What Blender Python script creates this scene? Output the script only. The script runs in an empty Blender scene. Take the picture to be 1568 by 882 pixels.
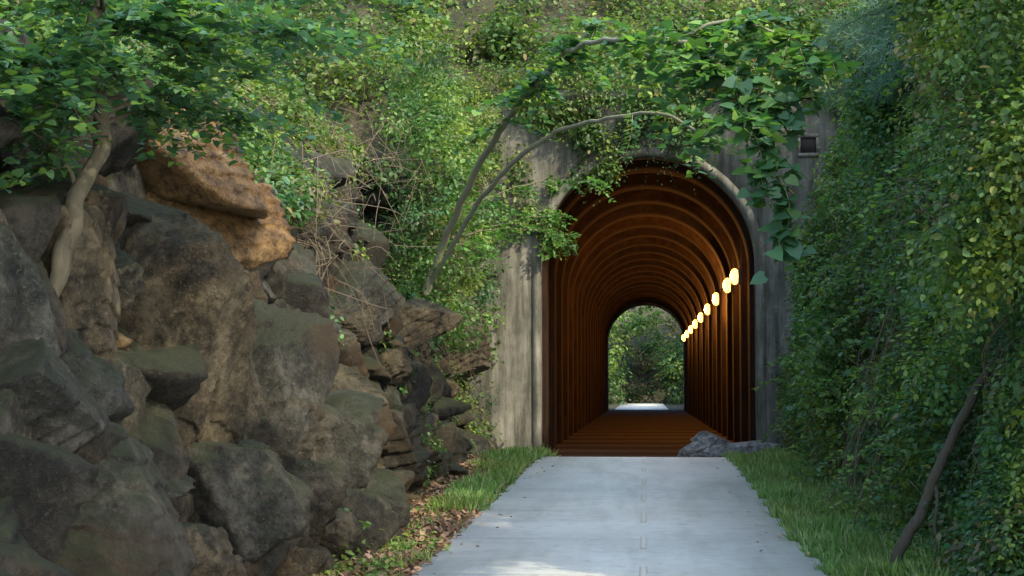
import bpy, math, numpy as np, bmesh
from mathutils import Vector
rng=np.random.default_rng(7)
S=bpy.context.scene
# ---------------------------------------------------------------- helpers
def U(a,b,n=None): return rng.uniform(a,b,n)
def norm(v): return v/np.maximum(np.linalg.norm(v,axis=-1,keepdims=True),1e-9)
def link(o,parent=None):
    S.collection.objects.link(o)
    if parent is not None: o.parent=parent
    return o
def empty(name,loc=(0,0,0)):
    e=bpy.data.objects.new(name,None); e.location=loc; e.empty_display_size=.2; S.collection.objects.link(e); return e
def mesh_np(name,V,F,mat,col=None,smooth=False,parent=None,mi=None):
    me=bpy.data.meshes.new(name)
    V=np.asarray(V,dtype=np.float32); F=np.asarray(F,dtype=np.int32)
    me.vertices.add(len(V)); me.vertices.foreach_set('co',V.ravel())
    me.loops.add(F.size); me.loops.foreach_set('vertex_index',F.ravel())
    me.polygons.add(len(F))
    k=F.shape[1]
    me.polygons.foreach_set('loop_start',np.arange(len(F),dtype=np.int32)*k)
    me.polygons.foreach_set('loop_total',np.full(len(F),k,dtype=np.int32))
    if smooth: me.polygons.foreach_set('use_smooth',np.ones(len(F),dtype=bool))
    for m_ in (mat if isinstance(mat,(list,tuple)) else [mat]): me.materials.append(m_)
    if mi is not None: me.polygons.foreach_set('material_index',np.asarray(mi,dtype=np.int32))
    me.update(calc_edges=True)
    if col is not None:
        a=me.color_attributes.new('Col','FLOAT_COLOR','POINT')
        c=np.ones((len(V),4),dtype=np.float32); c[:,:3]=col
        a.data.foreach_set('color',c.ravel())
    o=bpy.data.objects.new(name,me); link(o,parent); return o
def hashf(i,j,k,s):
    n=(i*374761393+j*668265263+k*2147483647+s*1274126177).astype(np.int64)&0xffffffff
    n=((n^(n>>13))*1274126177)&0xffffffff
    n=((n^(n>>16))*2246822519)&0xffffffff
    n=n^(n>>15)
    return (n&0xffffff)/float(0xffffff)
def vnoise(p,scale=1.0,seed=0):
    q=np.asarray(p,float)*scale; i=np.floor(q).astype(np.int64); f=q-i; f=f*f*(3-2*f)
    r=0
    for a in (0,1):
        for b in (0,1):
            for c in (0,1):
                w=(f[:,0] if a else 1-f[:,0])*(f[:,1] if b else 1-f[:,1])*(f[:,2] if c else 1-f[:,2])
                r=r+w*hashf(i[:,0]+a,i[:,1]+b,i[:,2]+c,seed)
    return r
def fbm(p,scale=1.0,seed=0,o=4):
    r=0;a=.5
    for k in range(o): r=r+a*(vnoise(p,scale*2**k,seed+k)-.5); a*=.5
    return r
# ---------------------------------------------------------------- materials
def mat(name):
    m=bpy.data.materials.new(name); m.use_nodes=True; nt=m.node_tree; nt.nodes.clear()
    out=nt.nodes.new('ShaderNodeOutputMaterial'); b=nt.nodes.new('ShaderNodeBsdfPrincipled')
    nt.links.new(b.outputs[0],out.inputs[0]); return m,nt,b,out
def nn(nt,t,**k):
    n=nt.nodes.new(t)
    for a,v in k.items():
        if a in n.inputs: n.inputs[a].default_value=v
        else: setattr(n,a,v)
    return n
def ramp(nt,src,stops):
    r=nt.nodes.new('ShaderNodeValToRGB'); e=r.color_ramp.elements
    while len(e)<len(stops): e.new(.5)
    for x,(p,c) in zip(e,stops): x.position=p; x.color=(*c,1) if len(c)==3 else c
    nt.links.new(src,r.inputs[0]); return r
def coords(nt,scale=(1,1,1)):
    t=nt.nodes.new('ShaderNodeNewGeometry'); m=nt.nodes.new('ShaderNodeMapping'); m.inputs['Scale'].default_value=scale
    nt.links.new(t.outputs['Position'],m.inputs[0]); return m.outputs[0]
def noise(nt,co,sc,det=6,rough=.6):
    n=nn(nt,'ShaderNodeTexNoise',Scale=sc,Detail=det,Roughness=rough); nt.links.new(co,n.inputs['Vector']); return n.outputs['Fac']
def mix(nt,f,a,b,mode='MIX'):
    m=nt.nodes.new('ShaderNodeMix'); m.data_type='RGBA'; m.blend_type=mode
    for s,v in((0,f),(6,a),(7,b)):
        if hasattr(v,'links'): nt.links.new(v,m.inputs[s])
        else: m.inputs[s].default_value=v if s==0 else (*v,1)
    return m.outputs[2]
def bump(nt,b,src,st,dist=.05):
    n=nn(nt,'ShaderNodeBump',Strength=st,Distance=dist); nt.links.new(src,n.inputs['Height']); nt.links.new(n.outputs[0],b.inputs['Normal'])
def leafmat(name,trans=.35,rough=.45,spec=.4):
    m,nt,b,out=mat(name)
    a=nn(nt,'ShaderNodeVertexColor',layer_name='Col')
    nt.links.new(a.outputs[0],b.inputs['Base Color']); b.inputs['Roughness'].default_value=rough
    b.inputs['Specular IOR Level'].default_value=spec
    t=nt.nodes.new('ShaderNodeBsdfTranslucent')
    c=mix(nt,1.0,a.outputs[0],(1.6,1.8,.8),'MULTIPLY'); nt.links.new(c,t.inputs[0])
    ms=nn(nt,'ShaderNodeMixShader'); ms.inputs[0].default_value=trans
    nt.links.new(b.outputs[0],ms.inputs[1]); nt.links.new(t.outputs[0],ms.inputs[2]); nt.links.new(ms.outputs[0],out.inputs[0])
    return m
M_leaf=leafmat('leaf',.38); M_grass=leafmat('grass_blade',.3,.5,.3); M_dry=leafmat('dry_leaf',.1,.8,.2)
def rockmat(name,dark,mid,light,moss=.6,stain=None,bst=.8):
    m,nt,b,out=mat(name); co=coords(nt)
    n1=noise(nt,co,1.7,9,.74); n2=noise(nt,co,8,8,.75); n3=noise(nt,co,38,7,.8)
    c=ramp(nt,n1,[(.41,dark),(.5,mid),(.59,light)]).outputs[0]
    f2=ramp(nt,n2,[(.39,(.32,.32,.32)),(.59,(1.3,1.3,1.3))]).outputs[0]
    c=mix(nt,1.0,c,f2,'MULTIPLY')
    f3=ramp(nt,n3,[(.54,(0,0,0)),(.66,(.75,.75,.75))]).outputs[0]
    c=mix(nt,f3,c,(light[0]*1.5,light[1]*1.5,light[2]*1.5))
    if stain:
        n4=noise(nt,co,.7,4,.5); fs=ramp(nt,n4,[(.5,(0,0,0)),(.62,(.75,.75,.75))]).outputs[0]
        c=mix(nt,fs,c,stain)
    a=nn(nt,'ShaderNodeVertexColor',layer_name='Col'); c=mix(nt,1.0,c,a.outputs[0],'MULTIPLY')
    g=nt.nodes.new('ShaderNodeNewGeometry'); sx=nt.nodes.new('ShaderNodeSeparateXYZ'); nt.links.new(g.outputs['Normal'],sx.inputs[0])
    ad=nn(nt,'ShaderNodeMath',operation='MULTIPLY_ADD'); ad.inputs[2].default_value=.14; nt.links.new(sx.outputs[2],ad.inputs[0]); nt.links.new(noise(nt,co,3.5,8,.7),ad.inputs[1])
    fm=ramp(nt,ad.outputs[0],[(.32,(0,0,0)),(.5,(moss,moss,moss))]).outputs[0]
    c=mix(nt,fm,c,(.045,.062,.024))
    nt.links.new(c,b.inputs['Base Color']); b.inputs['Roughness'].default_value=.72; b.inputs['Specular IOR Level'].default_value=.35
    hs=nn(nt,'ShaderNodeMath',operation='ADD'); nt.links.new(n2,hs.inputs[0]); nt.links.new(n3,hs.inputs[1])
    bump(nt,b,hs.outputs[0],bst,.08)
    return m
M_rock=rockmat('cliff_rock',(.017,.019,.014),(.044,.045,.034),(.092,.09,.072),.6,(.06,.043,.022),.95)
M_tan=rockmat('sandstone',(.20,.115,.045),(.33,.205,.085),(.40,.27,.13),.0,None,1.)
M_brk=rockmat('brown_rock',(.038,.031,.019),(.085,.069,.040),(.135,.114,.073),.3,None,.95)
M_grk=rockmat('grey_rock',(.11,.11,.10),(.22,.215,.20),(.35,.34,.32),.1)
def barkmat(name,a,bc):
    m,nt,b,out=mat(name); co=coords(nt,(1,1,.3)); n=noise(nt,co,30,6,.7)
    n0=noise(nt,co,5,4,.6)
    c=mix(nt,n0,ramp(nt,n,[(.3,a),(.7,bc)]).outputs[0],(bc[0]*.8,bc[1]*.9,bc[2]*.7))
    nt.links.new(c,b.inputs['Base Color']); b.inputs['Roughness'].default_value=.85; bump(nt,b,n,.8,.02); return m
M_bark=barkmat('bark',(.03,.025,.018),(.10,.083,.06)); M_branch=barkmat('pale_branch',(.14,.13,.09),(.34,.31,.23))
M_twig=barkmat('twig',(.07,.05,.036),(.20,.15,.115))
m,nt,b,out=mat('soil'); co=coords(nt); n=noise(nt,co,1.2,8,.7); n2=noise(nt,co,25,6,.7)
c=ramp(nt,n,[(.35,(.02,.028,.012)),(.5,(.05,.05,.025)),(.65,(.10,.085,.05))]).outputs[0]
c=mix(nt,1.,c,ramp(nt,n2,[(.3,(.5,.5,.5)),(.7,(1.3,1.3,1.3))]).outputs[0],'MULTIPLY')
nt.links.new(c,b.inputs['Base Color']); b.inputs['Roughness'].default_value=.95; bump(nt,b,n2,.8,.06); M_soil=m
m,nt,b,out=mat('path_concrete'); co=coords(nt); cl=coords(nt,(1,.12,1)); n=noise(nt,co,.5,6,.6); n2=noise(nt,co,60,5,.7); n3=noise(nt,co,5,6,.7); n5=noise(nt,cl,3,5,.6)
c=ramp(nt,n,[(.35,(.60,.62,.53)),(.65,(.72,.74,.645))]).outputs[0]
c=mix(nt,1.,c,ramp(nt,n2,[(.3,(.84,.84,.84)),(.7,(1.08,1.08,1.08))]).outputs[0],'MULTIPLY')
c=mix(nt,1.,c,ramp(nt,n3,[(.3,(.82,.82,.79)),(.5,(1,1,1))]).outputs[0],'MULTIPLY')
c=mix(nt,1.,c,ramp(nt,n5,[(.35,(.88,.88,.86)),(.55,(1.02,1.02,1.02))]).outputs[0],'MULTIPLY')
nt.links.new(c,b.inputs['Base Color']); b.inputs['Roughness'].default_value=.8; bump(nt,b,n2,.3,.01); M_path=m
m,nt,b,out=mat('joint_dirt'); b.inputs['Base Color'].default_value=(.48,.48,.41,1); b.inputs['Roughness'].default_value=.9; M_joint=m
m,nt,b,out=mat('faded_yellow_paint'); co=coords(nt); n=noise(nt,co,18,6,.7)
nt.links.new(ramp(nt,n,[(.45,(.64,.65,.56)),(.65,(.72,.63,.40))]).outputs[0],b.inputs['Base Color']); b.inputs['Roughness'].default_value=.8; M_yel=m
m,nt,b,out=mat('portal_concrete'); co=coords(nt); cs=coords(nt,(1,1,.12))
n=noise(nt,co,.9,7,.65); n2=noise(nt,cs,3.5,6,.7); n3=noise(nt,co,30,6,.7)
c=ramp(nt,n,[(.3,(.07,.075,.058)),(.5,(.15,.148,.12)),(.7,(.25,.24,.20))]).outputs[0]
c=mix(nt,1.,c,ramp(nt,n2,[(.40,(.36,.37,.33)),(.6,(1.1,1.1,1.1))]).outputs[0],'MULTIPLY')
c=mix(nt,1.,c,ramp(nt,n3,[(.3,(.8,.8,.8)),(.7,(1.1,1.1,1.1))]).outputs[0],'MULTIPLY')
nt.links.new(c,b.inputs['Base Color']); b.inputs['Roughness'].default_value=.9; bump(nt,b,n3,.4,.02); M_conc=m
def tunmat(name,a,bb):
    m,nt,b,out=mat(name); co=coords(nt); cs=coords(nt,(1,1,.15)); n=noise(nt,co,1.5,6,.65); n2=noise(nt,cs,5,6,.7)
    c=ramp(nt,n,[(.3,a),(.7,bb)]).outputs[0]
    c=mix(nt,1.,c,ramp(nt,n2,[(.35,(.5,.5,.5)),(.6,(1.1,1.1,1.1))]).outputs[0],'MULTIPLY')
    nt.links.new(c,b.inputs['Base Color']); b.inputs['Roughness'].default_value=1.; b.inputs['Specular IOR Level'].default_value=.12; bump(nt,b,n,.5,.05); return m
M_tun=tunmat('tunnel_lining',(.16,.09,.04),(.36,.21,.11)); M_lshade=tunmat('lining_shade',(.016,.010,.007),(.040,.025,.016))  # dark ribs and end bays paint the unlit bands between lamps into colour
M_tfl=tunmat('tunnel_floor',(.04,.026,.018),(.085,.055,.035)); M_tfd=tunmat('tunnel_floor_shade',(.010,.008,.006),(.025,.017,.012))  # second tone paints the unlit floor stretches under the ribs into colour
m,nt,b,out=mat('lamp_lens'); b.inputs['Base Color'].default_value=(.9,.6,.3,1); b.inputs['Emission Color'].default_value=(1,.42,.09,1); b.inputs['Emission Strength'].default_value=6; M_lens=m
m,nt,b,out=mat('lamp_metal'); b.inputs['Base Color'].default_value=(.06,.055,.05,1); b.inputs['Roughness'].default_value=.6; b.inputs['Metallic'].default_value=.6; M_met=m
m,nt,b,out=mat('hole_shade'); b.inputs['Base Color'].default_value=(.015,.014,.012,1); b.inputs['Roughness'].default_value=1; M_dark=m
# ---------------------------------------------------------------- world shape
PY=38.0; EY=110.0; CX=.08; R=2.5; SP=4.5; PW=1.83; PC=-.22
def sst(a,b,x): t=np.clip((x-a)/(b-a),0,1); return t*t*(3-2*t)
def road_z(y): return .26*sst(14,30.5,y)*(1-sst(31,37.4,y))
def toeR(y): return 2.8+.8*sst(10,38,y)+3.0*sst(114,125,y)+.15*np.sin(y*.9)
def toeL(y): return -(3.2+.7*sst(12,38,y)+3.0*sst(114,125,y)+.12*np.sin(y*.7))
def Ht(y): return 3.6+1.9*sst(16,28,y)-1.8*sst(31,37,y)
def capR(y): return 6.0+7.5*sst(12,38,y)
def faceR(y,z): return toeR(y)+.22*np.minimum(z,7)+.9*np.maximum(z-7,0)
def faceL(y,z): h=Ht(y); return toeL(y)-.38*np.minimum(z,h)-1.0*np.maximum(z-h,0)
def hz(x,y):
    tR=toeR(y)+.05; tL=toeL(y)-.7; h=Ht(y)
    d=np.maximum(x-tR,0); zr=np.where(d<1.54,d/.22,7+(d-1.54)/.9)
    d=np.maximum(tL-x,0); zl=np.where(d<.38*h,d/.38,h+(d-.38*h)/1.0)
    z=np.maximum(np.minimum(zr,capR(y))*sst(3,13,y),np.minimum(zl,8+8*sst(12,34,y))*sst(-3,7,y))
    hill=np.where((y>PY+.7)&(y<EY-.7),8.3+np.clip(np.minimum(y-PY-.7,EY-.7-y)*.95,0,13),-9)
    z=np.maximum(z,hill)
    z=np.where(y>150,np.maximum(z,np.clip((y-150)*.7,0,16)),z)
    return z
xs=np.unique(np.round(np.concatenate([np.arange(-7,7.01,.14),np.arange(-30,-7,.8),np.arange(7,30,.8),np.linspace(-400,-30,20),np.linspace(30,400,20)]),3))
ys=np.unique(np.round(np.concatenate([np.arange(-20,38.6,.35),[38.65,38.75],np.arange(39,109.3,1.2),[109.25,109.35],np.arange(109.7,165,.8),np.linspace(-400,-20,20),np.linspace(165,500,20)]),3))
X,Y=np.meshgrid(xs,ys); Z=hz(X,Y)
P=np.stack([X.ravel(),Y.ravel(),Z.ravel()],1)
amp=np.where(P[:,2]>.3,1.0,.0)
P[:,2]+=amp*fbm(P,.5,3)*1.2+ .05*fbm(P*[1,1,0],2,9)
inroad=(np.abs(P[:,0]-PC)<2.3)&(P[:,2]<1)
P[:,2]=np.where(P[:,2]<1,P[:,2]+road_z(P[:,1]),P[:,2]); P[inroad,2]=road_z(P[inroad,1])-.02
nx,ny=len(xs),len(ys); I=np.arange(nx*ny).reshape(ny,nx)
F=np.stack([I[:-1,:-1],I[:-1,1:],I[1:,1:],I[1:,:-1]],-1).reshape(-1,4)
fc=P[F].mean(1); zr_=np.ptp(P[F][:,:,2],axis=1)
kill=(np.abs(fc[:,0]-CX)<3.3)&(zr_>2.5)&((np.abs(fc[:,1]-PY-.6)<1.2)|(np.abs(fc[:,1]-EY+.6)<1.2))
mesh_np('ground',P,F[~kill],M_soil,smooth=True)
yy=np.concatenate([np.arange(-30,37.2,.4),[37.2]]); zz=road_z(yy)+.012
def strip(name,x0,x1,yy,zz,m,edge=.05,parent=None,wob=0):
    n=len(yy); w=(rng.normal(0,wob,n) if wob else np.zeros(n))
    a=np.stack([x0+w,yy,zz-edge],1);b_=np.stack([x0+w,yy,zz],1);c_=np.stack([x1+np.roll(w,3),yy,zz],1);d=np.stack([x1+np.roll(w,3),yy,zz-edge],1)
    V=np.concatenate([a,b_,c_,d]); i=np.arange(n-1)
    Fq=np.concatenate([np.stack([i+k*n,i+k*n+1,i+(k+1)*n+1,i+(k+1)*n],1)[:,::-1] for k in range(3)])
    return mesh_np(name,V,Fq,m,parent=parent)
path=empty('bike_path')
strip('slab',PC-PW,PC+PW,yy,zz,M_path,parent=path,wob=.015)
for k,y0 in enumerate(np.arange(2,37,3.05)):
    t=np.array([y0,y0+.016]); strip('joint_%d'%k,PC-PW+.02,PC+PW-.02,t,road_z(t)+.016,M_joint,.003,path)
for k,y0 in enumerate(np.arange(6,36,2.6)):
    t=np.linspace(y0,y0+1.1,4); strip('centre_dash_%d'%k,PC-.035+.2,PC+.035+.2,t,road_z(t)+.0165,M_yel,.003,path)
t=np.linspace(EY+.2,150,40); strip('far_slab',PC-PW,PC+PW,t,t*0+.012,M_path,parent=path)
# ---------------------------------------------------------------- tunnel
def prof(r,n=40,sp=SP):
    a=np.linspace(math.pi,0,n)
    return np.array([(CX-r,0)]+[(CX-r,z) for z in np.linspace(.5,sp-.3,8)]+[(CX+r*math.cos(t),sp+r*math.sin(t)) for t in a]+[(CX+r,z) for z in np.linspace(sp-.3,.5,8)]+[(CX+r,0)])
tun=empty('tunnel',(0,0,0))
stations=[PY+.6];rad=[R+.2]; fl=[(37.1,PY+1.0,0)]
y=PY+1.0
while y<EY-3:
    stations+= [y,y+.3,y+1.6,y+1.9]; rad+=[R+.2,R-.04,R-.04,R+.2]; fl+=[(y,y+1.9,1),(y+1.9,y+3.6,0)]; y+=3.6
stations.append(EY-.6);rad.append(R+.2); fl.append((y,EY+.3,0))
V=[];npf=len(prof(1))
for s_,r_ in zip(stations,rad):
    p=prof(r_); V.append(np.stack([p[:,0],np.full(npf,s_),p[:,1]],1))
V=np.concatenate(V); n=len(stations); I=np.arange(n*npf).reshape(n,npf)
F=np.stack([I[:-1,:-1],I[1:,:-1],I[1:,1:],I[:-1,1:]],-1)
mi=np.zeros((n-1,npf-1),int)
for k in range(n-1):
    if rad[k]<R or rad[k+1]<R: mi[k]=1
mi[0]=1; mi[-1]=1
mesh_np('lining',V,F.reshape(-1,4),[M_tun,M_lshade],parent=tun,mi=mi.ravel())
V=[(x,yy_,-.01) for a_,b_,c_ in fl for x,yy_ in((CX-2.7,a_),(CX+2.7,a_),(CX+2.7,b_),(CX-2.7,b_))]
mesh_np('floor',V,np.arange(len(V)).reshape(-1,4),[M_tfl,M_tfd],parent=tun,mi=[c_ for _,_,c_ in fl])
def portal(name,y0,sgn):
    e=empty(name); W=5.2; H=8.35
    p=prof(R); q=[]
    for (x,z) in p:
        if z<=SP: q.append((-W if x<CX else W,z))
        else:
            dx,dz=x-CX,z-SP; t=min(W/abs(dx) if abs(dx)>1e-6 else 1e9,(H-SP)/dz); q.append((CX+dx*t,SP+dz*t))
    q=np.array(q)
    n=len(p); yb=y0+sgn*.62
    a=np.stack([p[:,0],np.full(n,y0),p[:,1]],1); o=np.stack([q[:,0],np.full(n,y0),q[:,1]],1); bk=np.stack([p[:,0],np.full(n,yb),p[:,1]],1)
    V=np.concatenate([bk,a,o]); i=np.arange(n-1)
    F=np.concatenate([np.stack([i+k*n,i+k*n+1,i+(k+1)*n+1,i+(k+1)*n],1) for k in range(2)])
    mesh_np('wall',V,F,M_conc,parent=e)
    r0,r1=prof(R+.012),prof(R+.2); yf=y0-sgn*.015
    V=np.concatenate([np.stack([r0[:,0],np.full(n,y0+sgn*.05),r0[:,1]],1),np.stack([r0[:,0],np.full(n,yf),r0[:,1]],1),np.stack([r1[:,0],np.full(n,yf),r1[:,1]],1),np.stack([r1[:,0],np.full(n,y0+.002*sgn),r1[:,1]],1)])
    F=np.concatenate([np.stack([i+k*n,i+k*n+1,i+(k+1)*n+1,i+(k+1)*n],1) for k in range(3)])
    mesh_np('arch_ring',V,F,M_conc,parent=e)
    def box(nm,x0,x1,z0,z1,ya,yb2,m):
        v=[(x,yv,z) for x in(x0,x1) for yv in(ya,yb2) for z in(z0,z1)]
        return mesh_np(nm,v,[(0,1,3,2),(4,6,7,5),(0,4,5,1),(2,3,7,6),(0,2,6,4),(1,5,7,3)],m,parent=e)
    box('coping',-W-.1,W+.1,H-.05,H+.2,y0-sgn*.12,y0+sgn*.9,M_conc)
    dx,dz,h=3.8,7.2,.24
    box('drain_shade_block',dx-h+.06,dx+h-.06,dz-h+.06,dz+h-.06,y0-sgn*.008,y0+sgn*.3,M_dark)  # solid near-black block in the frame; its colour stands for the hole's shade
    box('drain_lintel',dx-h,dx+h,dz+h-.058,dz+h+.03,y0-sgn*.05,y0+sgn*.2,M_conc)
    box('drain_sill',dx-h,dx+h,dz-h-.03,dz-h+.058,y0-sgn*.05,y0+sgn*.2,M_conc)
    box('drain_jamb_l',dx-h,dx-h+.058,dz-h+.06,dz+h-.06,y0-sgn*.05,y0+sgn*.2,M_conc)
    box('drain_jamb_r',dx+h-.058,dx+h,dz-h+.06,dz+h-.06,y0-sgn*.05,y0+sgn*.2,M_conc)
portal('tunnel_portal',PY,1); portal('tunnel_portal',EY,-1)
def lamp(y,W_,x=2.3,z=4.42):
    e=empty('tunnel_lamp',(x,y,z))
    bm=bmesh.new(); bmesh.ops.create_uvsphere(bm,u_segments=16,v_segments=10,radius=1)
    for v in bm.verts: v.co=Vector((v.co.x*.12,v.co.y*.16,v.co.z*.21))
    me=bpy.data.meshes.new('lens'); bm.to_mesh(me); bm.free(); me.materials.append(M_lens); link(bpy.data.objects.new('lens',me),e)
    bm=bmesh.new(); bmesh.ops.create_cube(bm,size=1)
    for v in bm.verts: v.co=Vector((v.co.x*.1+.13,v.co.y*.26,v.co.z*.4))
    bmesh.ops.bevel(bm,geom=bm.edges[:],offset=.02,segments=2,affect='EDGES')
    me=bpy.data.meshes.new('housing'); bm.to_mesh(me); bm.free(); me.materials.append(M_met); link(bpy.data.objects.new('housing',me),e)
    bm=bmesh.new(); bmesh.ops.create_cone(bm,segments=10,radius1=.02,radius2=.02,depth=1.0,cap_ends=True)
    for v in bm.verts: v.co=Vector((v.co.x+.18,v.co.y,v.co.z+.65))
    me=bpy.data.meshes.new('conduit'); bm.to_mesh(me); bm.free(); me.materials.append(M_met); link(bpy.data.objects.new('conduit',me),e)
    L=bpy.data.lights.new('glow','POINT'); L.energy=W_; L.color=(1,.39,.08); L.shadow_soft_size=.08; o=bpy.data.objects.new('glow',L); o.location=(-.24,0,0); link(o,e)
for y_,w_ in ((41.9,45),(45.6,130),(52.8,520),(60,330),(67.2,290),(74.4,250),(81.6,270),(88.8,200),(96,200)): lamp(y_,w_)
# ---------------------------------------------------------------- rocks: jointed angular blocks
def ico(n):
    bm=bmesh.new(); bmesh.ops.create_icosphere(bm,subdivisions=n,radius=1); bm.verts.ensure_lookup_table()
    a=np.array([v.co[:] for v in bm.verts]); f=np.array([[v.index for v in f.verts] for f in bm.faces]); bm.free(); return a,f
IV,IF=ico(6); KV,KF=ico(5); JV,JF=ico(4)
JA=norm(np.array([[1,-.25,.25],[.25,1,.12],[-.3,-.15,1]]))
def rockshape(B,seed,dim,jit=.35,chips=3,na=.02):
    """angular block: joint planes, broken corners, flaked facets and ledges"""
    r=np.random.default_rng(seed)
    A=norm(JA+r.normal(size=(3,3))*jit)
    N=np.concatenate([norm(A+r.normal(size=(3,3))*.22),norm(-A+r.normal(size=(3,3))*.22),norm(r.normal(size=(chips,3))+[.5,-.3,.4])])
    Dp=np.concatenate([r.uniform(.46,.68,6),r.uniform(.62,.8,chips)])
    def cut(N,Dp):
        dots=B@N.T; rr=np.where(dots>.02,Dp/np.maximum(dots,.02),9); return np.minimum(rr.min(1),1.25)
    V=B*cut(N,Dp)[:,None]
    E=norm(r.normal(size=(20,3))); sup=(V@E.T).max(0)*r.uniform(.84,.97,20)
    V=B*np.minimum(cut(N,Dp),cut(E,sup))[:,None]
    nrm=norm(V)
    for q in range(6):
        c=V[r.integers(0,len(V))]; a1=norm(r.normal(size=3)*.4+A[r.integers(0,3)]*r.choice([-1,1])); a2=norm(np.cross(a1,r.normal(size=3)))
        s=np.minimum((V-c)@a1,(V-c)@a2); V=V-nrm*(np.clip(s*4.0,0,1)*r.uniform(.03,.11))[:,None]*(np.linalg.norm(V-c,axis=1)<.75)[:,None]
    s=V@A[2]*6+fbm(V+seed,1.5,seed,3)*2; led=(s%1)
    V=V*(1+na*2.4*fbm(V+seed,1.8,seed,5)[:,None])-nrm*(led*.036)[:,None]+nrm*(fbm(V+seed,6,seed+9,4)*.06)[:,None]
    return V*np.array(dim)*.5/.56
def tint(s,n):
    r=np.random.default_rng(s); b=r.uniform(.5,1.6); w=r.uniform(-.08,.18)
    return np.tile(np.array([b*(1+w),b,b*(1-w)]),(n,1))
VV=[];FF=[];CC=[];off=0
def blk(B,F_,seed,dim,pos,rot):
    global off
    V=rockshape(B,seed,dim); ca,sa=math.cos(rot),math.sin(rot); V=V@np.array([[ca,sa,0],[-sa,ca,0],[0,0,1]])+pos
    VV.append(V);FF.append(F_+off);CC.append(tint(seed,len(V)));off+=len(V)
def flush(name,m):
    global VV,FF,CC,off
    mesh_np(name,np.concatenate(VV),np.concatenate(FF),m,col=np.concatenate(CC)); VV=[];FF=[];CC=[];off=0
sd_=1000
for row in range(18):
    z0=row*.37-.1
    y=7.0+U(0,.6)
    while y<37.4:
        w=U(.35,1.0)*(1 if y<24 else 1.1); h=Ht(y)
        if z0<h+.1:
            z=z0+U(-.2,.2); dp=U(.8,1.3)
            x=faceL(y,max(z,0))-.45+U(-.22,.34)
            near=abs(y-13.9)<1.1 and z>2.9
            if not near: blk(KV if y<26 else JV,KF if y<26 else JF,sd_,(dp,w*1.3,U(.45,1.1)),(x,y,z),U(-.45,.45))
            sd_+=1
        y+=w*.85
flush('rock_cliff',M_rock)
heroes=[
(-3.3,12.95,.6,.8,.95,1.2,M_rock),(-3.45,9.6,.9,.8,1.0,.95,M_rock),(-3.6,12.5,1.65,.9,1.0,1.35,M_brk),
(-3.6,14.9,1.3,.9,1.0,1.6,M_rock),(-4.2,14.0,2.3,1.3,1.2,.8,M_brk),(-4.5,13.9,3.7,1.75,1.4,1.0,M_tan),(-4.35,13.8,3.05,1.5,1.3,.75,M_tan),
(-4.2,17.6,2.5,.85,.9,.95,M_rock),(-4.2,23,2.75,1.2,1.1,1.0,M_rock),(-3.85,34.6,2.3,1.1,1.2,.9,M_brk),
(-3.7,19,1.57,.75,.9,.55,M_brk),(-3.5,22,.86,1.0,1.1,1.0,M_rock),(-3.6,28.4,.4,.75,.9,1.0,M_rock),
(-3.0,14.8,.3,.4,.5,.5,M_brk),(-4.9,30.5,5.4,1.8,1.6,.8,M_rock),(-4.0,27,2.6,1.0,.9,.7,M_brk),
(-3.55,9.1,1.5,.6,.8,.7,M_rock),(-4.0,10.6,2.4,.8,1.0,1.1,M_brk),(-3.2,11.2,.2,.6,.8,.7,M_brk),
(-3.2,17.6,.3,.6,.8,.7,M_rock),(-3.55,16.9,1.1,.4,.5,.45,M_brk),(-3.75,20.5,2.4,.45,.5,.4,M_brk),(-3.4,25,.35,.7,.8,.8,M_rock),(-3.8,24,1.9,.5,.6,.4,M_brk)]
for i,(x,y,z,w,dp,h,mm) in enumerate(heroes):
    V=rockshape(IV,100+i,(w,dp,h)); o=mesh_np('boulder',V,IF,mm,col=np.ones((len(V),3))*(1.0 if mm is M_tan else 1.15)); o.location=(x,y,z); o.rotation_euler=(0,U(-.15,.15),U(-.4,.4))
for i,(x,y,z,w,dp,h) in enumerate([(1.33,35.3,.22,.9,.7,.6),(2.15,35.2,.2,1.0,.6,.42),(1.75,34.9,.12,.3,.3,.22)]):
    V=rockshape(IV,300+i,(w,dp,h)); o=mesh_np('rock',V,IF,M_grk,col=np.ones((len(V),3))*.95); o.location=(x,y,z)
for i in range(260):
    y=U(9,37); t=rng.random(); z=(t**2.0)*(Ht(y)-.3); x=faceL(y,z)+U(-.05,.25)+(.2 if z<.3 else 0); s=U(.12,.4)*(1 if y<20 else 1.2)
    blk(JV,JF,3000+i,(s*U(.8,1.3),s*U(.8,1.3),s*U(.6,1.)),(x,y,z),U(0,6.28))
flush('rock_rubble',M_brk)
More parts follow.
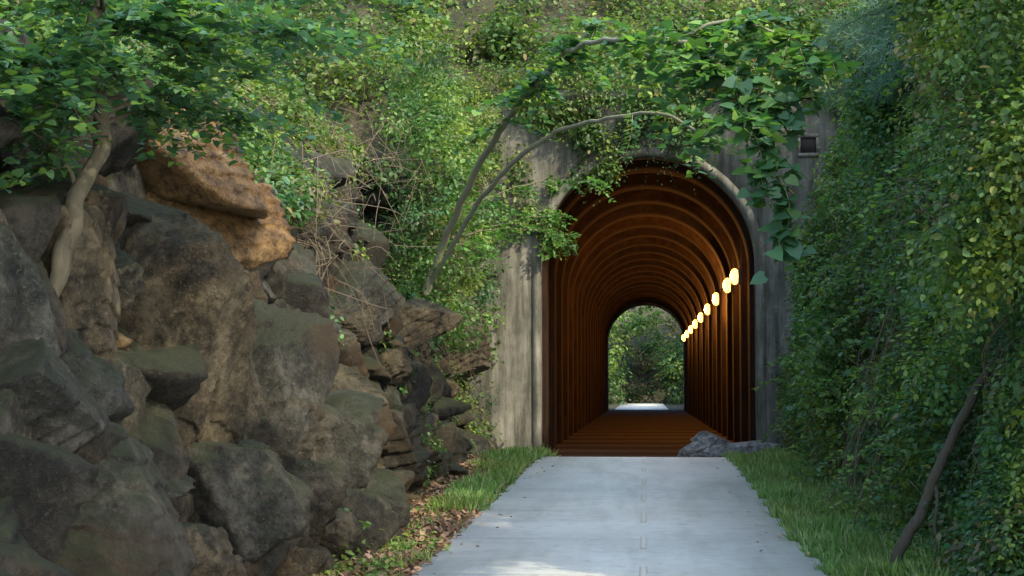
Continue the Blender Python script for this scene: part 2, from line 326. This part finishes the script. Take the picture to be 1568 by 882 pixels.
# ---------------------------------------------------------------- foliage tools
OV=np.array([(0,0,0),(.3,.28,.07),(.27,.68,.05),(0,1,-.06),(-.27,.68,.05),(-.3,.28,.07)]); OF=np.array([[0,1,2,3],[0,3,4,5]])
HE=np.array([(0,.06,0),(.3,-.06,.03),(.47,.2,.06),(.36,.6,.03),(0,1.05,-.1),(-.36,.6,.03),(-.47,.2,.06),(-.3,-.06,.03)]); HF=np.array([[0,1,2,3],[0,3,4,5],[0,5,6,7]])
NE=np.array([(-.02,0,0),(.02,0,0),(.012,1,0),(-.012,1,0)]); NF=np.array([[0,1,2,3]])
PAL=np.array([(.05,.115,.038),(.075,.155,.042),(.11,.20,.048),(.055,.135,.058),(.155,.225,.043)])
def leaves(p,n,d,s,T,TF,col):
    n=norm(n); d=norm(d-(d*n).sum(1,keepdims=True)*n); sd=np.cross(d,n); s=s[:,None,None]
    V=p[:,None,:]+s*(T[None,:,0:1]*sd[:,None]+T[None,:,1:2]*d[:,None]+T[None,:,2:3]*n[:,None])
    k=len(T); F=(TF[None]+np.arange(len(p))[:,None,None]*k).reshape(-1,TF.shape[1])
    return V.reshape(-1,3),F,np.repeat(col,k,axis=0)
class Fol:
    def __init__(s,T=OV,TF=OF): s.T,s.TF=T,TF; s.b=[]
    def add(s,p,n,d,sz,col): s.b.append((p,n,d,sz,col))
    def build(s,name,m,parent=None):
        A=[np.concatenate([x[i] for x in s.b]) for i in range(5)]
        V,F,C=leaves(*A[:4],s.T,s.TF,A[4]); return mesh_np(name,V,F,m,col=C,parent=parent)
def clumps(f,C,Rd,per,size,pal=PAL,squash=(1,1,.8),bright=1.,droop=.5,cvar=None):
    C=np.asarray(C);N=len(C)
    if N==0: return
    Rd=np.asarray(Rd); cnt=np.maximum((per*(Rd/Rd.mean())**2).astype(int),8)
    idx=np.repeat(np.arange(N),cnt); M=len(idx)
    o=norm(rng.normal(size=(M,3))); r=rng.random(M)**.45
    wob=1+.5*(vnoise(o*1.7+C[idx]*3.1,1.,5)-.5)*2
    p=C[idx]+o*(r*wob*Rd[idx])[:,None]*squash
    n=o*.7+np.array([0,0,.75])+rng.normal(size=(M,3))*.45
    d=rng.normal(size=(M,3))+np.array([0,0,-droop])+o*.5
    cb=pal[rng.integers(0,len(pal),N)]*U(.5,1.5,N)[:,None]
    h=np.clip((vnoise(C,.35,77)-.5)*1.6+.5,0,1)[:,None]; cb=cb*(np.array([.85,1.0,1.3])*(1-h)+np.array([1.45,1.1,.75])*h)
    dead=rng.random(N)<.045; cb[dead]=np.array([.16,.12,.075])
    col=(cb[idx]*.7+pal[rng.integers(0,len(pal),M)]*.3)*U(.7,1.35,M)[:,None]*bright
    y=rng.random(M)<.02; col[y]=np.array([.22,.19,.07])
    sv=U(.65,1.5,N)[idx]
    f.add(p,n,d,U(.7,1.3,M)*size*sv,col)
class Tubes:
    def __init__(s,k=5): s.V=[];s.F=[];s.o=0;s.k=k
    def add(s,pts,rad):
        pts=np.asarray(pts,float); m=len(pts); rad=np.broadcast_to(rad,(m,)) if np.ndim(rad) else np.full(m,rad)
        t=norm(np.gradient(pts,axis=0)); ref=np.array([.31,.52,.2]); a=norm(np.cross(t,ref)); b=np.cross(t,a)
        an=np.linspace(0,2*math.pi,s.k,endpoint=False)
        V=pts[:,None]+rad[:,None,None]*(np.cos(an)[None,:,None]*a[:,None]+np.sin(an)[None,:,None]*b[:,None])
        I=np.arange(m*s.k).reshape(m,s.k)+s.o; J=np.roll(I,-1,axis=1)
        s.F.append(np.stack([I[:-1],J[:-1],J[1:],I[1:]],-1).reshape(-1,4)); s.V.append(V.reshape(-1,3)); s.o+=m*s.k
    def build(s,name,m,parent=None): return mesh_np(name,np.concatenate(s.V),np.concatenate(s.F),m,smooth=True,parent=parent)
def smooth(pts,n=40,j=0.0):
    pts=np.asarray(pts,float); m=len(pts); t=np.linspace(0,m-1,n); i=np.clip(t.astype(int),0,m-2); f=(t-i)[:,None]
    g=lambda k: pts[np.clip(i+k,0,m-1)]
    p0,p1,p2,p3=g(-1),g(0),g(1),g(2)
    r=.5*((2*p1)+(-p0+p2)*f+(2*p0-5*p1+4*p2-p3)*f**2+(-p0+3*p1-3*p2+p3)*f**3)
    if j:
        w=np.stack([vnoise(r,6,a) for a in(1,2,3)],1)-.5; r=r+w*j
    return r
def spray(f,tb,o,dr,L,ls,pal,bright=1,sag=.25,r0=.006,step=None,double=True):
    dr=norm(np.asarray(dr,float)[None])[0]; n=max(int(L/(step or ls*.42)),4); t=np.linspace(0,1,n)[:,None]
    side=norm(np.cross(dr,[0,0,1])[None])[0]
    pts=np.asarray(o)+dr*L*t+np.array([0,0,-1])*sag*L*t**2+side*(np.sin(t*4+U(0,6))-0)*L*.05
    tb.add(pts,np.linspace(r0,r0*.35,n))
    k=2 if double else 1
    P=np.repeat(pts,k,axis=0); sg=np.tile([1,-1][:k],n)[:,None]*1.0; M=len(P)
    d=side*sg*U(.6,1.2,M)[:,None]+dr*U(.2,.9,M)[:,None]+np.array([0,0,-1])*U(.0,.6,M)[:,None]
    nm=np.array([0,0,1.])+rng.normal(size=(M,3))*.35
    P=P+d*ls*.25+rng.normal(size=(M,3))*ls*.12
    col=pal[rng.integers(0,len(pal),M)]*U(.7,1.3,M)[:,None]*bright
    f.add(P,nm,d,ls*U(.65,1.2,M),col)
# ---------------------------------------------------------------- right bank vines
def nearlog(C):
    lx=2.15+.39*C[:,2]; return (C[:,1]>10)&(C[:,1]<14.9)&(C[:,0]<lx+.3)&(C[:,2]<2.3)
f=Fol()
N=4200; y=11.5+27*rng.random(N)**1.0; z=U(0,1,N)**.9*(3.5+y*.26)
Q=np.stack([y*0,y,z*.35],1); bulge=vnoise(Q,.7,21)*.55+vnoise(Q,1.9,22)*.45
x=faceR(y,z)-(bulge-.40)*2.8*np.clip(z/1.6,.1,1)+U(-.15,.15,N)
C=np.stack([x,y,z],1); keep=((bulge+U(-.10,.10,N))>.465)&~nearlog(C); C=C[keep]
near=C[:,1]<22
clumps(f,C[near],U(.08,.42,near.sum()),92,.052,squash=(.8,1,1.3),droop=1.2)
clumps(f,C[~near],U(.2,.65,(~near).sum()),105,.075,squash=(.8,1,1.3),droop=1.2)
N=420; y=U(12,17,N); z=U(0,2.8,N); clumps(f,np.stack([faceR(y,z)+U(-.25,.1,N),y,z],1),U(.1,.3,N),65,.052,squash=(.7,1,1.2),droop=1.2)
N=260; y=U(22,44,N); z=U(7,13,N); clumps(f,np.stack([faceR(y,z),y,z],1),U(.6,1.2,N),90,.13)
sp=Tubes(4)
for i in range(460):
    y=U(12.5,37); z=U(.3,3.2+y*.25); q=np.array([faceR(y,z)-U(.2,.7),y,z])
    if nearlog(q[None])[0]: continue
    spray(f,sp,q,(-U(.3,1),U(-1,.6),U(-.3,.8)),U(.3,1.1),U(.05,.11)*(1 if y<22 else 1.3),PAL,1.3,sag=.6,r0=.005)
sp.build('vine_runners',M_twig)
f.build('vine_covered_bank_foliage',M_leaf)
tb=Tubes(4)
def hang(n,yr,zr,face,sgn,L=(.8,2.6),rad=(.004,.011),out=.35):
    for i in range(n):
        y=U(*yr); z=U(*zr); l=U(*L); m=10; t=np.linspace(0,1,m)
        dyy=U(-.5,.5); zz=np.maximum(z-l*t,.02); xx=face(y,zz)-sgn*(U(.1,out+.1)+.1*np.sin(t*U(3,7)))
        pts=np.stack([xx,y+dyy*t*l*.6+.12*np.sin(t*U(3,9)+U(0,6)),zz],1)
        tb.add(pts,np.linspace(U(*rad),.003,m))
hang(480,(16.5,37),(.8,8),faceR,1,out=.6)
hang(26,(12.5,16.5),(.8,3.5),faceR,1,(.4,1.5),(.003,.007),out=.25)
hang(260,(15,37),(3.4,8),faceL,-1,(.5,1.8),(.004,.01),.3)
for (c,rr,n) in [((-4.3,19.5,3.5),.9,220),((-4.6,25,5.3),1.2,120),((-4.1,30,4.0),1.0,70),((3.2,20,1.5),.8,110),((-3.9,33,2.5),.9,60),((3.0,15.5,.8),.5,40),((3.6,26,3),.9,110),((3.3,17,3.4),.7,70)]:
    for i in range(n):
        a=np.array(c)+rng.normal(size=3)*rr*.45; b=a+rng.normal(size=3)*.45+[0,0,-.25]; q=(a+b)/2+rng.normal(size=3)*.15+[0,0,.12]
        if min(abs(a[0]),abs(b[0]),abs(q[0]))<2.45: continue
        tb.add(smooth([a,q,b],8),np.linspace(U(.004,.008),.003,8))
tb.build('tangled_vines',M_twig)
# ---------------------------------------------------------------- left bank shrubs
f=Fol()
N=2300; y=13+26*rng.random(N); h=Ht(y); z=h-.1+U(0,1,N)**1.2*(2.8+y*.26)
Q=np.stack([y*0,y,z],1); bulge=vnoise(Q,.7,51)*.65+vnoise(Q,1.9,52)*.35
x=faceL(y,z)+(bulge-.4)*1.8+U(-.15,.15,N)
C=np.stack([x,y,z],1); keep=((bulge+U(-.1,.1,N))>.40)&~((y<16.5)&(z<4.6)); C=C[keep]
clumps(f,C,U(.22,.6,len(C)),105,.072,droop=.9)
N=900; y=10+28*rng.random(N)**.7; z=U(.0,1,N)*Ht(y); x=faceL(y,z)+U(.15,.5,N); C=np.stack([x,y,z],1)
keep=((vnoise(C,.8,61)+.02*(y-10)*np.where(y>28,1.1,.4))>.72)&~((y<16.5)&(z>2)); C=C[keep]
clumps(f,C,U(.10,.34,len(C)),45,.06,droop=.9)
N=330; y=U(28,37.8,N); z=U(2.6,8,N); x=-3.75-U(-.3,.9,N); clumps(f,np.stack([x,y,z],1),U(.25,.55,N),80,.08,droop=1.)
N=60; y=U(0,9,N); z=U(3.6,7,N); clumps(f,np.stack([faceL(y,z)-.5,y,z],1),U(.4,.8,N),70,.11)
f.build('shrub_bank_foliage',M_leaf)
# ---------------------------------------------------------------- hill foliage above portal
f=Fol()
N=1300; x=U(-17,15,N); y=PY+.8+16.5*rng.random(N)**1.3; z=hz(x,y)+U(0,.9,N); C=np.stack([x,y,z],1)
keep=vnoise(C,.5,71)+.3*vnoise(C,1.3,72)>.40; clumps(f,C[keep],U(.45,1.15,keep.sum()),120,.12)
def pf(n,x0,x1,z0,z1,r,per=55,ls=.085,br=1.):
    clumps(f,np.stack([U(x0,x1,n),PY-U(.05,.4,n),U(z0,z1,n)],1),U(r*.6,r*1.3,n),per,ls,squash=(1,.6,1.2),droop=1.2,bright=br)
pf(130,-6,3.0,7.9,9.0,.38); pf(46,-2.2,1.4,7.0,8.0,.3,br=.7); pf(34,-4.5,-2.7,4.9,7.2,.36); pf(12,-2.8,-2.0,5.2,6.4,.22); pf(9,-2.5,-1.7,4.6,5.3,.22); pf(12,-1.6,-.6,6.3,6.9,.2,br=.7)
pf(60,-6,-3.5,.3,7.6,.4); pf(90,3.9,6.5,.3,6.5,.4); pf(34,4.6,6.8,6,8.5,.4); pf(14,3.45,4.0,.4,5.5,.22); pf(24,2.6,6,8.25,8.9,.33)
for k in range(30):
    x0=U(-1.9,1.3); l=U(.3,1.1); z0=SP+math.sqrt(max(R*R-(x0-CX)**2,0))+.25; m=12; tt=np.linspace(0,1,m)
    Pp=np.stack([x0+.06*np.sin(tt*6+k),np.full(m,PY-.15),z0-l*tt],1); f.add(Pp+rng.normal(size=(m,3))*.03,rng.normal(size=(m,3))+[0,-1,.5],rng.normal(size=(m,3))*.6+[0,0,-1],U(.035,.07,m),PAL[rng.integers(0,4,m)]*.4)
f.build('hillside_foliage',M_leaf)
# ---------------------------------------------------------------- trees
def tree(x,y,z,H,cr,nl=22,per=230,ls=.12,pal=PAL,bright=1,lean=(0,0)):
    e=empty('deciduous_tree',(0,0,0)); t=Tubes(8); L=Fol()
    top=np.array([x+lean[0],y+lean[1],z+H]); tr=smooth([(x,y,z-.4),(x+lean[0]*.3+U(-.2,.2),y+lean[1]*.3,z+H*.35),(x+lean[0]*.7,y+lean[1]*.7+U(-.2,.2),z+H*.7),top],20,.15)
    t.add(tr,np.linspace(H*.018,.03,20)); C=[]
    for i in range(nl):
        b=tr[rng.integers(9,20)]; a=U(0,6.28); l=cr*U(.45,1.05); tip=b+np.array([math.cos(a)*l,math.sin(a)*l,U(-.1,.5)*l])
        pt=smooth([b,(b+tip)/2+[0,0,.15*l],tip],10,.1); t.add(pt,np.linspace(.045,.012,10)); C+= [pt[-1],pt[7],pt[5]+rng.normal(size=3)*.3]
    t.build('trunk_and_limbs',M_bark,e); C=np.array(C); clumps(L,C,U(.35,.85,len(C)),per,ls,pal,squash=(1,1,.55),bright=bright); L.build('crown',M_leaf,e)
for a in [(6.3,3.6,.3,12,3.0),(5.2,.2,.1,11.5,2.8),(8.5,13,5.5,6,2.2)]: tree(*a,nl=24,per=85,ls=.18)  # out-of-view trees, added so their crowns shade and dapple the cut
for a in [(-9,28,9,7,2.6),(-3,42,11.5,7,2.6),(2.5,44,13,7,3),(7.5,41.5,11,7,2.6),(-8,46,15,8,3)]: tree(*a,nl=20,per=110,ls=.13)
f=Fol()
N=420; x=U(-11,11,N); y=U(140,156,N); z=U(0,1,N)**1.1*14; k=(np.abs(x)>2.2)|(y>149); clumps(f,np.stack([x,y,z],1)[k],U(.8,1.8,k.sum()),80,.32,bright=1.)
for s in(-1,1):
    N=110; y=U(113,140,N); z=U(0,8,N); clumps(f,np.stack([s*(5.5+z*.4+U(-.6,.6,N)),y,z],1),U(.6,1.3,N),70,.28,bright=1.)
f.build('distant_forest',M_leaf)
# ---------------------------------------------------------------- left foreground tree
e=empty('tree'); t=Tubes(10); L=Fol(HE*[.85,1,1],HF)
PT=np.array([(.05,.125,.075),(.07,.16,.09),(.09,.19,.08),(.14,.25,.055)])
tr=smooth([(-3.95,10.3,1.0),(-3.86,10.0,1.45),(-3.72,9.95,1.95),(-3.68,9.95,2.3),(-3.60,10.0,2.63),(-3.56,10.1,2.91),(-3.5,10.2,3.2),(-3.50,10.2,3.55),(-3.6,10.3,4.0),(-3.4,10.3,4.6),(-3.4,10.4,5.4)],70,.07)
t.add(tr,np.linspace(.08,.03,70)*(1+.34*(vnoise(tr,4,8)-.5)*2))
for (z0,tip) in [(3.2,(-3.9,9.4,3.7)),(3.4,(-2.6,10.8,3.75)),(3.6,(-2.2,10.3,3.95)),(3.7,(-4.3,10.5,3.8)),(3.9,(-2.5,11.6,4.2)),(4.1,(-3.1,9.0,4.1)),(4.3,(-2.0,11.2,4.4)),(3.3,(-3.1,11.4,3.6)),(4.4,(-4.0,11.8,4.5)),(2.9,(-3.95,9.9,3.3)),(3.5,(-4.3,11.6,3.9)),(3.3,(-3.55,9.3,3.5)),(3.9,(-2.9,10.2,3.85)),(3.9,(-2.7,9.9,4.0)),(4.1,(-3.7,10.3,4.1)),(3.5,(-2.9,11.5,3.6)),(3.6,(-3.9,10.9,3.6)),(3.6,(-3.3,9.7,3.6)),(3.5,(-3.7,9.6,3.6))]:
    b=tr[np.argmin(np.abs(tr[:,2]-z0))]; tip=np.array(tip); pt=smooth([b,(b+tip)/2+[0,0,.1],tip],14,.06); t.add(pt,np.linspace(.018,.006,14))
    for k in range(15):
        q=pt[rng.integers(3,14)]; dr=(tip-b)*.8+rng.normal(size=3)*.55; dr[2]*=.35; spray(L,t,q,dr,U(.3,.75),U(.055,.085),PT,1.1,sag=.3,r0=.0035)
t.build('trunk_and_limbs',M_bark,e); L.build('leaves',M_leaf,e)
# ---------------------------------------------------------------- arching tree across the portal
e=empty('arching_tree'); t=Tubes(8); L=Fol(HE,HF); PB=np.array([(.05,.13,.055),(.065,.16,.06),(.10,.21,.055),(.055,.135,.07),(.14,.25,.055)])
b1=smooth([(-3.9,29,3.3),(-3.5,28.5,4.2),(-2.75,27,5.3),(-2.0,25.5,6.05),(-1.3,24.5,6.5),(-.7,24,7.0)],50,.06); t.add(b1,np.linspace(.08,.03,50))
b2=smooth([(-3.85,29,3.4),(-2.9,27.5,4.6),(-2.0,26,5.3),(-1.2,25,5.6),(-.25,23.5,5.55),(.4,22.5,5.35),(.85,21.5,4.85)],50,.06); t.add(b2,np.linspace(.05,.018,50))
b3=smooth([(-2.0,25.5,6.05),(-1.1,24,6.6),(-.3,22,6.35),(.45,21,6.1),(.9,20.5,5.75),(1.2,20.3,5.3),(1.3,20.2,4.95)],50,.05); t.add(b3,np.linspace(.04,.02,50))
b4=smooth([(.45,21,6.1),(1.0,20.8,6.3),(1.7,20.6,6.1),(2.2,20.3,5.7)],20,.05); t.add(b4,np.linspace(.03,.01,20))
for br,lo,n,ls in((b3,14,44,.17),(b4,2,26,.18),(b1,24,38,.15),(b2,34,7,.14)):
    for k in range(n):
        q=br[rng.integers(lo,len(br))]; dr=rng.normal(size=3); dr[2]=dr[2]*.3+.05; spray(L,t,q,dr,U(.3,.9),U(.7,1.1)*ls,PB,1.15,sag=.45,r0=.005)
for (x,y,z,l) in [(1.25,20.2,5.6,1.5),(1.4,20.2,5.2,1.3),(1.5,20.1,4.9,1.5),(1.6,20.0,4.5,1.4),(1.35,20.3,5.9,1.2),(1.7,20.1,4.3,1.1),(2.0,20.3,5.8,.7),(1.75,20.2,5.2,.5),(1.5,20.2,5.6,1.3)]:
    m=14; tt=np.linspace(0,1,m); pts=np.stack([x+.12*np.sin(tt*5+U(0,6))+.1*tt,y+.1*np.cos(tt*4),z-l*tt],1); t.add(pts,np.linspace(.010,.004,m))
    P=np.repeat(pts,3,axis=0)+rng.normal(size=(m*3,3))*.07; M=len(P); d=rng.normal(size=(M,3))*[1,.7,.3]+[0,0,-.5]; nm=rng.normal(size=(M,3))*.4+[0,-.5,.8]
    L.add(P,nm,d,U(.13,.22,M),PB[rng.integers(0,4,M)]*U(.9,1.4,M)[:,None])
t.build('branches',M_branch,e); L.build('leaves',M_leaf,e)
e=empty('sapling'); t=Tubes(5); L=Fol(); PL=np.array([(.09,.22,.05),(.12,.25,.06),(.07,.17,.05)])
for (a,b) in [((-4.0,30,3.9),(-1.7,31,4.9)),((-3.9,30,4.2),(-1.5,31,4.5)),((-3.6,30,4.8),(-1.0,31.5,5.6)),((-4.2,29,4.5),(-2.6,29.5,4.9)),((-4.0,29,4.0),(-2.8,29,3.9))]:
    a=np.array(a);b=np.array(b); pt=smooth([a,(a+b)/2+[0,0,.25],b],14,.1); t.add(pt,np.linspace(.016,.006,14))
    for k in range(14):
        q=pt[rng.integers(5,14)]; dr=(b-a)*.4+rng.normal(size=3)*.7; dr[2]*=.4; spray(L,t,q,dr,U(.25,.6),.1,PL,1,.4,.004)
t.build('stems',M_twig,e); L.build('leaves',M_leaf,e)
e=empty('pine_tree'); t=Tubes(6); L=Fol(NE*[1.3,1,1],NF); PN=np.array([(.14,.25,.19),(.17,.29,.22),(.11,.20,.16)])
tr=smooth([(4.6,24,4.5),(4.5,24,7),(4.4,24,10),(4.4,24,13)],20); t.add(tr,np.linspace(.12,.05,20))
for k in range(40):
    z0=U(6.2,10.5); b=np.array([4.5,24,z0]); a=U(2.3,4.6); l=U(.9,2.2); tip=b+np.array([math.cos(a)*l,math.sin(a)*l,-.3*l]); pt=smooth([b,(b+tip)/2+[0,0,.12],tip],16,.08); t.add(pt,np.linspace(.02,.005,16))
    P=pt[np.repeat(np.arange(4,16),45)]+rng.normal(size=(540,3))*.09; M=len(P); d=rng.normal(size=(M,3))+(tip-b)*.5+[0,0,-.2]
    L.add(P,rng.normal(size=(M,3)),d,U(.12,.24,M),PN[rng.integers(0,3,M)]*U(.8,1.2,M)[:,None])
t.build('trunk_and_limbs',M_bark,e); L.build('needles',M_leaf,e)
t=Tubes(10); lg=smooth([(2.12,14.3,-.05),(2.24,14.35,.35),(2.5,14.45,.85),(2.75,14.55,1.35),(3.08,14.7,1.9),(3.3,14.8,2.2)],30,.08); t.add(lg,np.linspace(.055,.035,30))
t.add(smooth([(2.5,14.45,.85),(2.46,14.25,.5),(2.42,14.1,.1)],10,.05),np.linspace(.02,.01,10)); t.build('fallen_log',M_bark)
# ---------------------------------------------------------------- grass, weeds, litter
BL=np.array([(-.06,0,0),(.06,0,0),(.035,.6,.08),(0,1,.25)]); BF=np.array([[0,1,2,3]])
def grass(N,xf,yr,h,keepf=.36,pw=1.):
    y=yr[0]+(yr[1]-yr[0])*rng.random(N)**pw; x0,x1=xf(y); x=x0+(x1-x0)*rng.random(N)+.05*np.sin(y*5)+.04*np.sin(y*13); P=np.stack([x,y,np.zeros(N)],1)
    nz=vnoise(P,1.6,5)*.6+vnoise(P,5,15)*.4; k=((nz+.3*vnoise(P,11,6))>keepf)&~((x>0)&(x<2.7)&(y>32.5)); P=P[k]; nz=nz[k]; y=y[k]
    P[:,2]=road_z(y)-.01; M=len(P); d=rng.normal(size=(M,3))*[.5,.5,0]+[0,0,1]; n=rng.normal(size=(M,3))*[1,1,.2]
    G=np.array([(.16,.30,.08),(.18,.33,.085),(.13,.245,.08),(.29,.36,.16)])
    hh=np.clip((vnoise(P,.8,33)-.3)*1.5,0,1)[:,None]
    f=Fol(BL,BF); f.add(P,n,d,h*U(.4,1.4,M)*(.35+1.5*nz**1.5),(G[rng.integers(0,len(G),M)]*(1-.25*hh)+hh*.05*np.array([1,.6,0]))*U(.65,1.35,M)[:,None]); return f
gr=grass(75000,lambda y:(PC+PW-.03,toeR(y)-.05),(12,37.5),.15,pw=1.4)
gl=grass(16000,lambda y:(toeL(y)+.8,PC-PW+.03),(20,37.3),.16,keepf=.62)
g3=grass(9000,lambda y:(y*0-2.75,PC-PW+.02),(13.2,24),.10,keepf=.72)
gr.b+=gl.b+g3.b; gr.build('grass',M_grass)
f=Fol()
N=190; y=U(12.5,34,N); x=toeR(y)+U(-.6,.15,N); clumps(f,np.stack([x,y,np.full(N,.1)],1),U(.1,.3,N),45,.05,bright=1.3)
N=110; y=U(13,37,N); x=toeL(y)+U(.0,.9,N); clumps(f,np.stack([x,y,np.full(N,.06)],1),U(.08,.25,N),24,.05,bright=1.2)
N=22; y=U(13.5,17.5,N); x=U(-2.7,-2.12,N); clumps(f,np.stack([x,y,np.full(N,.04)],1),U(.1,.2,N),40,.045,bright=1.6)
f.build('weeds',M_leaf)
f=Fol(); N=16000; y=11+25*rng.random(N)**1.3; x=toeL(y)-.1+(PC-PW+.15-toeL(y))*rng.random(N)**1.25; P=np.stack([x,y,.01+road_z(y)+U(0,.03,N)],1)
PD=np.array([(.22,.13,.08),(.30,.19,.12),(.15,.09,.06),(.38,.26,.17)])
f.add(P,rng.normal(size=(N,3))*.5+[0,0,1],rng.normal(size=(N,3)),U(.04,.10,N),PD[rng.integers(0,4,N)]*U(.6,1.2,N)[:,None])
N=70; y=U(12,34,N); x=PC+np.sign(U(-1,1,N))*(1.8-.5*rng.random(N)**2); P=np.stack([x,y,.02+road_z(y)],1)
f.add(P,rng.normal(size=(N,3))*.3+[0,0,1],rng.normal(size=(N,3)),U(.04,.08,N),PD[rng.integers(0,4,N)])
f.build('leaf_litter',M_dry)
# ---------------------------------------------------------------- light
el=math.radians(38); az=Vector((.72,-.69)).normalized(); sd=Vector((az.x*math.cos(el),az.y*math.cos(el),math.sin(el)))
w=bpy.data.worlds.new('World'); S.world=w; w.use_nodes=True; nt=w.node_tree; bg=nt.nodes['Background']
sk=nt.nodes.new('ShaderNodeTexSky'); sk.sky_type='NISHITA'; sk.sun_disc=False; sk.sun_elevation=el; sk.sun_rotation=math.atan2(sd.x,sd.y); sk.dust_density=2.0
nt.links.new(sk.outputs[0],bg.inputs[0]); bg.inputs[1].default_value=.6
L=bpy.data.lights.new('sun','SUN'); L.energy=5; L.angle=math.radians(.5); L.color=(1,.85,.62); o=bpy.data.objects.new('sun',L); o.rotation_euler=sd.to_track_quat('Z','Y').to_euler(); link(o)
c=bpy.data.cameras.new('camera'); c.lens=36*2500/1568; c.clip_end=2000; o=bpy.data.objects.new('camera',c); link(o)
o.location=(0,0,1.65); o.rotation_euler=(math.radians(90+3.41),0,math.radians(4.64)); S.camera=o
S.view_settings.view_transform='Standard'; S.view_settings.look='None'; S.view_settings.exposure=0
print('verts',sum(len(m.vertices) for m in bpy.data.meshes))
